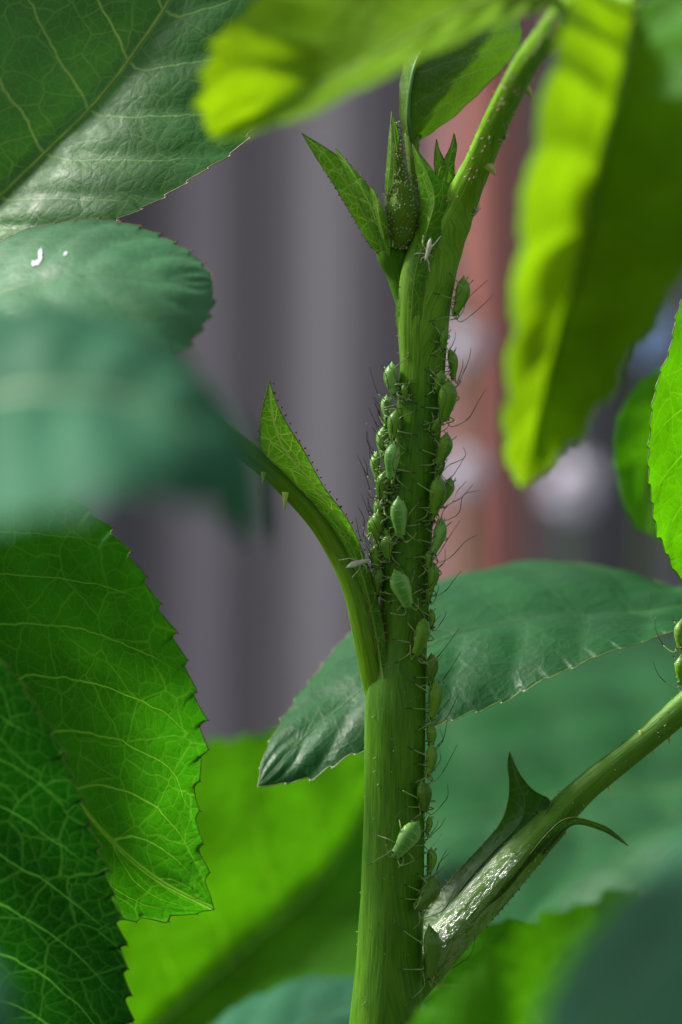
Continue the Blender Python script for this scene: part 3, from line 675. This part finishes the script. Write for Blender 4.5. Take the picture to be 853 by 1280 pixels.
ro = world_mm(V(1180, 640, 25)); ro.z = 0
rshoot = tag(empty('rose_shoot', ro), 'neighbouring rose shoot with blue-green leaves spreading behind the slanting stalk', 'plant')
tube_part('stem', [(1180, 17000, 25), (1160, 9000, 25), (1130, 4000, 25), (1115, 1500, 25), (1105, 700, 25), (1095, 200, 25), (1080, -200, 25)], [80, 72, 62, 54, 48, 40, 34], M['cane'], rshoot, ro, 22, 90)
l8, S8, _ = leaf(rshoot, ro, [(905, 752, 14), (850, 762, 13), (760, 768, 12), (660, 775, 11), (560, 795, 9.5), (470, 850, 8), (390, 915, 6.5), (322, 984, 5)],
    [(880, 735, 19), (845, 738, 22), (780, 714, 26), (700, 705, 28), (620, 712, 28), (540, 735, 26), (455, 780, 20), (400, 836, 14), (355, 900, 9), (332, 945, 6.5)],
    [(890, 785, 7), (850, 787, 5), (770, 814, 3.5), (690, 845, 3), (610, 880, 3), (550, 903, 3), (455, 938, 4), (400, 966, 4.5), (362, 978, 5)],
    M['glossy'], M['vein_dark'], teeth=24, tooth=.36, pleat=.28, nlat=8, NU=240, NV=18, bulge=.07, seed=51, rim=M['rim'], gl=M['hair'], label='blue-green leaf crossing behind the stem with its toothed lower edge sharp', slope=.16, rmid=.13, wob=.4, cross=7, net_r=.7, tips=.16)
stalk(rshoot, ro, [(1110, 800, 25), (1010, 740, 20), (905, 752, 14)])
leaf(rshoot, ro, [(1040, 1010, 70), (920, 985, 74), (800, 985, 76), (680, 1000, 76), (560, 1030, 74), (460, 1060, 70), (385, 1075, 66)],
    [(1000, 880, 95), (880, 810, 105), (740, 790, 108), (600, 815, 106), (480, 870, 98), (400, 940, 86), (368, 1010, 74)],
    [(1000, 1140, 48), (880, 1230, 42), (740, 1250, 40), (620, 1220, 44), (520, 1165, 52), (440, 1120, 60), (395, 1095, 64)],
    M['glossy'], M['vein_dark'], teeth=24, tooth=.5, pleat=.8, nlat=7, NV=12, bulge=.06, seed=52, label='large blurred blue-green leaf filling the space behind the slanting stalk', rmid=.4, wob=.9, cross=0)
stalk(rshoot, ro, [(1115, 1100, 25), (1090, 1020, 50), (1040, 1010, 70)])
leaf(rshoot, ro, [(1000, 1040, 22), (900, 1090, 24), (800, 1150, 26), (720, 1220, 28), (650, 1310, 28), (600, 1400, 26)],
    [(930, 1000, 36), (830, 1030, 40), (740, 1080, 42), (660, 1150, 40), (620, 1240, 36), (600, 1330, 30)], [(980, 1140, 12), (900, 1230, 10), (800, 1330, 12), (700, 1400, 16)],
    M['glossy'], M['vein_dark'], teeth=20, tooth=.4, pleat=.5, nlat=7, NV=10, seed=53, label='blue-green leaf below the slanting stalk, behind the yellow-green leaf', rmid=.3, wob=.6, cross=0)
stalk(rshoot, ro, [(1112, 1180, 25), (1060, 1080, 24), (1000, 1040, 22)])
leaf(rshoot, ro, [(1000, 1490, -22), (900, 1480, -22), (800, 1450, -29), (700, 1405, -30), (610, 1360, -30), (540, 1325, -28), (495, 1300, -25)],
    [(940, 1330, -24), (850, 1190, -26), (790, 1118, -27), (740, 1132, -28), (690, 1145, -29), (640, 1170, -30), (580, 1222, -30), (530, 1262, -28)],
    [(930, 1560, -26), (800, 1560, -30), (690, 1520, -34), (590, 1450, -34), (520, 1370, -30)],
    M['lime'], M['vein_young'], teeth=20, tooth=.4, pleat=.3, nlat=7, NV=10, seed=54, label='yellow-green blurred leaf in front of the foot of the stem', rmid=.3, wob=.5, cross=0)
stalk(rshoot, ro, [(1115, 1700, 25), (1080, 1560, 0), (1000, 1490, -22)])
leaf(rshoot, ro, [(820, 1420, 18), (740, 1340, 18), (670, 1280, 17), (600, 1240, 16), (515, 1232, 16)],
    [(790, 1290, 20), (720, 1200, 20), (660, 1155, 19), (605, 1160, 18), (550, 1195, 17)], [(740, 1440, 16), (660, 1370, 14), (580, 1310, 14), (535, 1265, 15)],
    M['lime'], M['vein_young'], teeth=12, tooth=.2, pleat=.2, nlat=5, NV=8, seed=58, label='yellow-green leaf tip just below the foot of the slanting stalk', rmid=.2, wob=.3)
stalk(rshoot, ro, [(1120, 1800, 25), (960, 1560, 20), (820, 1420, 18)])
leaf(rshoot, ro, [(1050, 1080, -70), (970, 1110, -78), (890, 1160, -84), (810, 1220, -88), (740, 1290, -90), (680, 1380, -90)],
    [(990, 1020, -64), (900, 1025, -68), (820, 1075, -72), (750, 1150, -78), (690, 1250, -84), (670, 1320, -88)], [(1020, 1180, -84), (960, 1260, -96), (880, 1340, -100), (780, 1400, -98)],
    M['satin'], M['vein_dark'], teeth=18, tooth=.4, pleat=.5, nlat=7, NV=10, seed=55, label='strongly blurred blue-green leaf in front of the yellow-green leaf', rmid=.3, wob=.6, cross=0)
stalk(rshoot, ro, [(1112, 1300, 25), (1110, 1150, -30), (1050, 1080, -70)])
leaf(rshoot, ro, [(945, 330, 6), (905, 400, 4), (878, 480, 3), (866, 560, 2.5), (862, 640, 2), (862, 740, 1.6)],
    [(880, 330, 3), (848, 390, 0), (838, 440, -1), (822, 480, -1), (812, 560, -1), (818, 640, 0), (838, 700, 1), (855, 728, 1.5)],
    [(960, 450, -2), (950, 550, -4), (920, 640, -3), (890, 710, 0)],
    M['lime'], M['vein_young'], teeth=24, tooth=.35, pleat=.35, nlat=7, NU=160, NV=12, seed=56, rim=M['rim'], label='pale young serrated leaf hanging over the end of the blue-green leaf', rmid=.22, wob=.3, cross=5)
stalk(rshoot, ro, [(1098, 350, 25), (1020, 310, 14), (945, 330, 6)])
leaf(rshoot, ro, [(950, 480, 34), (890, 500, 34), (840, 540, 34), (810, 600, 33), (812, 668, 32)],
    [(900, 450, 36), (840, 455, 36), (795, 485, 34.5), (769, 540, 33.5), (774, 610, 33), (793, 655, 32.5)], [(930, 560, 30), (890, 640, 30), (840, 675, 31)],
    M['lime'], M['vein_young'], teeth=14, tooth=.15, pleat=.15, nlat=5, NV=10, seed=57, label='small rounded green leaf behind the pale young leaf', rmid=.2, cross=0)
stalk(rshoot, ro, [(1100, 520, 25), (1030, 470, 30), (950, 480, 34)])
_, tpath, trad = tube_part('leaf_stalk', [(1100, 640, 25), (960, 640, 8), (885, 690, 1), (866, 760, 0), (862, 850, 0), (868, 960, 1)], [14, 11, 9, 8, 7, 5], M['petiole'], rshoot, ro, 16, 60)

# ------------------------------------------------------------------ aphids
def aphid_mat(name, col, stripe, sss=.5, rough=.36):
    k = NT(name); uv = k.n('ShaderNodeUVMap', uv_map='uv').outputs[0]
    sp = k.n('ShaderNodeSeparateXYZ'); k.put(sp.inputs[0], uv)
    band = k.ramp(k.math('ABSOLUTE', sp.outputs[0]), .05, .30, 1, 0)
    nz = k.noise(k.mapv(uv, (3, 9, 1)), 1.0, 3).outputs['Fac']
    c = k.mix(k.mul(band, k.ramp(nz, .25, .6)), col, stripe)
    c = k.mix(k.ramp(nz, .55, .8, 0, .35), c, tuple(min(1, x * 1.5 + .03) for x in col))
    seg = k.n('ShaderNodeTexWave', wave_type='BANDS', bands_direction='Y'); k.put(seg.inputs['Vector'], uv); seg.inputs['Scale'].default_value = 2.6; seg.inputs['Distortion'].default_value = .6
    nrm = k.bump(k.math('ADD', k.mul(seg.outputs['Fac'], .25), nz), .015)
    p = k.n('ShaderNodeBsdfPrincipled', i_Base_Color=c, i_Roughness=rough, i_Normal=nrm)
    p.inputs['Specular IOR Level'].default_value = .3
    p.inputs['Subsurface Weight'].default_value = sss; p.inputs['Subsurface Radius'].default_value = (.6, 1.0, .3); p.inputs['Subsurface Scale'].default_value = .5 * MM
    return k.surf(p.outputs[0])
AM = {'light': aphid_mat('pale_green_aphid', (.19, .385, .085), (.055, .22, .02)), 'mid': aphid_mat('green_aphid', (.135, .29, .016), (.060, .18, .006)), 'dark': aphid_mat('dull_green_aphid', (.085, .19, .012), (.045, .125, .006)),
      'skin': plain_mat('shed_skin', (.62, .63, .55), .5, trans=(.6, .6, .5), tfac=.4, var=.15, scale=3000)}
M['leg'] = plain_mat('aphid_leg', (.24, .34, .11), .4, trans=(.3, .4, .1), tfac=.25)
M['leg_dark'] = plain_mat('aphid_leg_tip', (.035, .030, .014), .45)
M['eye'] = plain_mat('aphid_eye', (.012, .006, .005), .2)
PROF = [(0, .04), (.04, .13), (.07, .22), (.11, .46), (.2, .80), (.31, .98), (.42, 1.0), (.54, .92), (.66, .76), (.76, .64), (.83, .60), (.90, .56), (.96, .42), (1, .06)]
def prof(s):
    for (a, x), (b, y) in zip(PROF, PROF[1:]):
        if s <= b: t = (s - a) / (b - a); return x + (y - x) * t
    return .05
def aphid(mat, L, Rs, drop, seed, skin=False, fat=1.0):
    """one aphid in mm: +y head, +z away from the stem; Rs the stem radius under it, drop the height of its middle over the stem skin"""
    rn = random.Random(seed); mb = MB(); W = L * .205 * fat; n = 26; sg = 16
    vv = []; uu = []; ff = []
    bend = rn.uniform(-.05, .05) * L
    for i in range(n + 1):
        s = i / n; s = s - .045 * math.sin(2 * math.pi * s); w = W * prof(s) * (1 + .006 * math.sin(s * 48)); h = w * (.86 if s < .75 else .80)
        zc = -.02 * L + .05 * L * math.sin(math.pi * s) - (.05 * L * max(0, s - .75) * 4 * .25)
        for j in range(sg):
            a = 2 * math.pi * j / sg; x = math.sin(a); z = math.cos(a)
            if skin: x *= 1 + rn.uniform(-.3, .3)
            vv.append(Vector((w * x + bend * math.sin(math.pi * s), (s - .5) * L, zc + h * (z if z > 0 else z * .8))))
            uu.append((math.atan2(x, z) / math.pi, s * 2))
    for i in range(n):
        for j in range(sg): ff.append((i * sg + j, i * sg + (j + 1) % sg, (i + 1) * sg + (j + 1) % sg, (i + 1) * sg + j))
    ff.append(tuple(range(sg))[::-1]); ff.append(tuple(n * sg + j for j in range(sg)))
    mb.add(vv, ff, uu, 0)
    surf = lambda x: -drop + (math.sqrt(max(0.0, Rs * Rs - x * x)) - Rs if abs(x) < Rs else -Rs)
    for side in (-1, 1):
        for s, fy, fx, kz in ((.80, .42, .42, .16), (.70, .02, .52, .18), (.60, -.48, .46, .22)):
            w = W * prof(s); b = Vector((side * w * .65, (s - .5) * L, -.10 * L))
            x = side * (w * .6 + L * fx * rn.uniform(.35, 1.1)); y = b.y + L * (fy * rn.uniform(.6, 1.4) + rn.uniform(-.12, .12))
            x = max(-Rs * .78, min(Rs * .78, x)) if drop < .5 * L else x
            f = Vector((x, y, surf(x) + .02))
            kn = b.lerp(f, .45); kn.z = max(b.z, kn.z) + L * kz * rn.uniform(.6, 1.1); kn.x += side * L * .05
            pth = spline([b, b.lerp(kn, .5) + Vector((0, 0, .02 * L)), kn, kn.lerp(f, .5) + Vector((side * .01 * L, 0, .015 * L)), f, f + (f - kn).normalized() * .01 + Vector((side * .07, .02 * (1 if fy > 0 else -1), 0.0))], 14)
            r = [(.046 - .022 * t / 14) * (.6 if skin else 1) for t in range(15)]
            tube(mb, pth[:12], r[:12], 6, True, 0 if skin else 1); tube(mb, pth[11:], r[11:], 6, True, 0 if skin else 2)
    parts = []
    if not skin:
        for side in (-1, 1):
            q = MB(); b = Vector((side * W * .30, .47 * L, .02 * L)); o1 = side * L * rn.uniform(.15, .45)
            pth = spline([b, b + Vector((side * .10 * L, .10 * L, .10 * L)), b + Vector((o1, -.12 * L, L * rn.uniform(.18, .32))), b + Vector((o1 * 1.3 + side * .05, -L * rn.uniform(.35, .6), L * rn.uniform(.28, .55))), b + Vector((o1 * 1.5, -L * rn.uniform(.7, 1.05), L * rn.uniform(.3, .75)))], 18)
            tube(q, pth[:8], [.034 - .0008 * t for t in range(8)], 5, True, 0); tube(q, pth[7:], [.028 - .0012 * t for t in range(12)], 5, True, 1); parts.append(('antenna', q, ['leg', 'leg_dark']))
            q = MB(); s = .22; w = W * prof(s); b = Vector((side * w * .62, (s - .5) * L, w * .5)); d = Vector((side * .10 * L, -.17 * L, .07 * L))
            tube(q, [b - d * .1, b + d * .4, b + d * .7], [.036, .030, .027], 7, True, 0); tube(q, [b + d * .69, b + d, b + d * 1.03], [.027, .025, .03], 7, True, 1); parts.append(('cornicle', q, ['leg', 'leg_dark']))
            q = MB(); ball(q, Vector((side * W * .50, (.425 * L), .03 * L)), .072, 0, 8, 6); parts.append(('eye', q, ['eye']))
    return mb, parts
def stem_at(py):
    z = (640 - py) * PX; i = min(range(len(spath)), key=lambda j: abs(spath[j].z - z))
    t = (spath[min(i + 1, len(spath) - 1)] - spath[max(i - 1, 0)]).normalized(); return spath[i], srad[i], t
ANIM = []
def put_aphid(px, py, lenpx, tilt, tone, label, pitch=0.0, group='aphids on the rose stem', seed=0, path=None, name='aphid', cat='aphid', skin=False, fat=1.0, roll=0.0, phi=None, up_head=False):
    L = lenpx * PX
    if path is None: c, Rs, t = stem_at(py)
    else:
        pp, rr = path; i = min(range(len(pp)), key=lambda j: (pp[j] - V(px, py, pp[j].y)).length); c, Rs = pp[i], rr[i]; t = (pp[min(i + 1, len(pp) - 1)] - pp[max(i - 1, 0)]).normalized()
        if t.z < 0: t = -t
    F = (FRONT - t * FRONT.dot(t)).normalized(); S = t.cross(F)          # S to the right of the stem
    dx = (V(px, py) - V(426.5 + c.x / PX, 640 - c.z / PX)).dot(S)
    h = L * (.215 if not skin else .12); rho = Rs + h
    if phi is not None: a = math.radians(phi); rho = max(rho, abs(dx) / max(.3, abs(math.sin(a)))) if abs(phi) > 60 else rho
    elif abs(dx) < rho: a = math.asin(dx / rho)
    else: a = math.copysign(math.pi / 2, dx); rho = abs(dx)
    up = F * math.cos(a) + S * math.sin(a); side = S * math.cos(a) - F * math.sin(a)
    if not skin: jr = random.Random(int(px * 7 + py)); tilt += jr.uniform(-9, 9); pitch += jr.uniform(-4, 4)
    ta = math.radians(tilt); fwd = (-t if not up_head else t) * math.cos(ta) + side * math.sin(ta)
    fwd = (fwd * math.cos(math.radians(pitch)) - up * math.sin(math.radians(pitch))).normalized()
    x = fwd.cross(up).normalized(); up2 = x.cross(fwd)
    if not skin: fat *= random.Random(int(px * 13 + py * 3)).uniform(.92, 1.22)
    mb, parts = aphid(tone, L, Rs, rho - Rs, seed or int(px * 31 + py), skin, fat)
    o = mb.build(name, [AM[tone], M['leg'], M['leg_dark']] if not skin else [AM[tone]], None, None, True)
    pos = world_mm(c + up * rho)
    o.matrix_world = Matrix.Translation(pos) @ Matrix((x, fwd, up2)).transposed().to_4x4()
    tag(o, label, cat, group)
    for nm, q, ms in parts: q.build(nm, [M[m_] for m_ in ms], o, None, True)
    return o
ORD = ['first', 'second', 'third', 'fourth', 'fifth', 'sixth', 'seventh', 'eighth', 'ninth', 'tenth', 'eleventh', 'twelfth', 'thirteenth', 'fourteenth', 'fifteenth', 'sixteenth']
# file down the side away from the bowed leaf stalk, from the bud downwards: px, py, length, tilt, tone, pitch
RFILE = [(575, 364, 54, -5, 'mid', 9), (565, 452, 42, 6, 'mid', -6), (558, 498, 56, 0, 'mid', 3), (553, 558, 46, -8, 'mid', 8), (559, 608, 38, 10, 'mid', 10), (545, 617, 54, 0, 'mid', 4),
         (547, 668, 52, -6, 'light', 5), (540, 718, 40, 4, 'mid', 4), (539, 832, 42, 5, 'dark', 0), (541, 877, 54, -5, 'mid', 6), (538, 920, 34, 4, 'mid', 0), (537, 952, 46, -3, 'mid', 3), (529, 992, 44, 8, 'dark', 2),
         (538, 1075, 36, 5, 'mid', 2), (533, 1108, 56, -35, 'dark', 5), (537, 1188, 74, 0, 'dark', 1)]
for i, (px, py, l, ti, tn, pi_) in enumerate(RFILE):
    put_aphid(px, py, l, ti, tn, f'green aphid, {ORD[i]} below the bud along the stem flank opposite the bowed stalk', pi_)
LCLUST = [(491, 480, 46, 4, 'light', 3), (483, 512, 34, 8, 'light', 6), (492, 538, 42, -4, 'mid', 0), (478, 560, 42, -6, 'light', 6), (470, 590, 36, 8, 'light', 8), (478, 607, 40, -10, 'mid', 0),
          (474, 636, 32, 6, 'light', 5), (472, 664, 46, 0, 'mid', 2), (485, 680, 34, 12, 'mid', 0), (471, 697, 38, 5, 'mid', 4), (473, 728, 40, -5, 'dark', 2)]
for i, (px, py, l, ti, tn, pi_) in enumerate(LCLUST):
    put_aphid(px, py, l, ti, tn, f'small aphid, {ORD[i]} from the top in the crowd above the bowed stalk', pi_)
rn = random.Random(77)
for i in range(15):      # young ones wedged between the others
    py = 470 + i * 18.5 + rn.uniform(-6, 6); c_, R_, _t = stem_at(py); e_ = 426.5 + (c_.x - R_) / PX
    put_aphid(e_ + rn.uniform(-14, 7), py, rn.uniform(19, 29), rn.uniform(-35, 35), rn.choice(['light', 'light', 'mid']), f'tiny young aphid, {ORD[i]} from the top among those wedged into the crowded flank', rn.uniform(-5, 14))
for i, py in enumerate((428, 476, 528, 582, 640, 694, 744, 770, 1030)):
    c_, R_, _t = stem_at(py); e_ = 426.5 + (c_.x + R_) / PX
    put_aphid(e_ + rn.uniform(-8, 5), py, rn.uniform(22, 32), rn.uniform(-30, 30), rn.choice(['mid', 'mid', 'dark']), f'tiny young aphid, {ORD[i]} below the bud on the flank opposite the bowed stalk', rn.uniform(-4, 8))
put_aphid(489, 581, 50, 4, 'light', 'plump pale green aphid resting across the front of the crowd above the bowed stalk')
put_aphid(499, 643, 54, 4, 'light', 'broad pale green aphid with a dark back stripe on the stem front')
put_aphid(502, 733, 54, 16, 'light', 'bright green leaf-shaped aphid alone on the shaded stem front, slightly slanted')
put_aphid(525, 793, 54, -4, 'mid', 'green aphid on the stem front just below the slanted leaf-shaped one')
put_aphid(508, 1045, 56, -28, 'light', 'lone slanted bright green aphid low on the stem front')
for px, py, l, lb in ((850, 790, 40, 'green aphid higher up on the thin hanging stalk under the pale young leaf'), (851, 836, 40, 'green aphid lower down on the thin hanging stalk under the pale young leaf')):
    put_aphid(px, py, l, 0, 'mid', lb, path=(tpath, trad), group='aphids on the hanging stalk')
G = 'shed aphid skins'
put_aphid(534, 314, 30, 6, 'skin', 'white shed aphid skin clinging upright below the upper stipule', skin=True, fat=.45, group=G, name='shed_skin', cat='shed skin', path=([p + Vector((0, -.75, 0)) for p in spath], srad))
put_aphid(447, 703, 34, 82, 'skin', 'white shed aphid skin lying across the bowed leaf stalk', skin=True, fat=.5, group=G, name='shed_skin', cat='shed skin', path=([p + Vector((.5, -.9, 0)) for p in ppath], prad))
put_aphid(634, 168, 20, 20, 'skin', 'tiny white shed skin hanging from the curved upper leaf stalk', skin=True, fat=.5, group=G, name='shed_skin', cat='shed skin', path=(spath, srad))
put_aphid(597, 262, 20, 10, 'skin', 'tiny white shed skin on the stem beside the prickle', skin=True, fat=.4, group=G, name='shed_skin', cat='shed skin', path=(spath, srad))
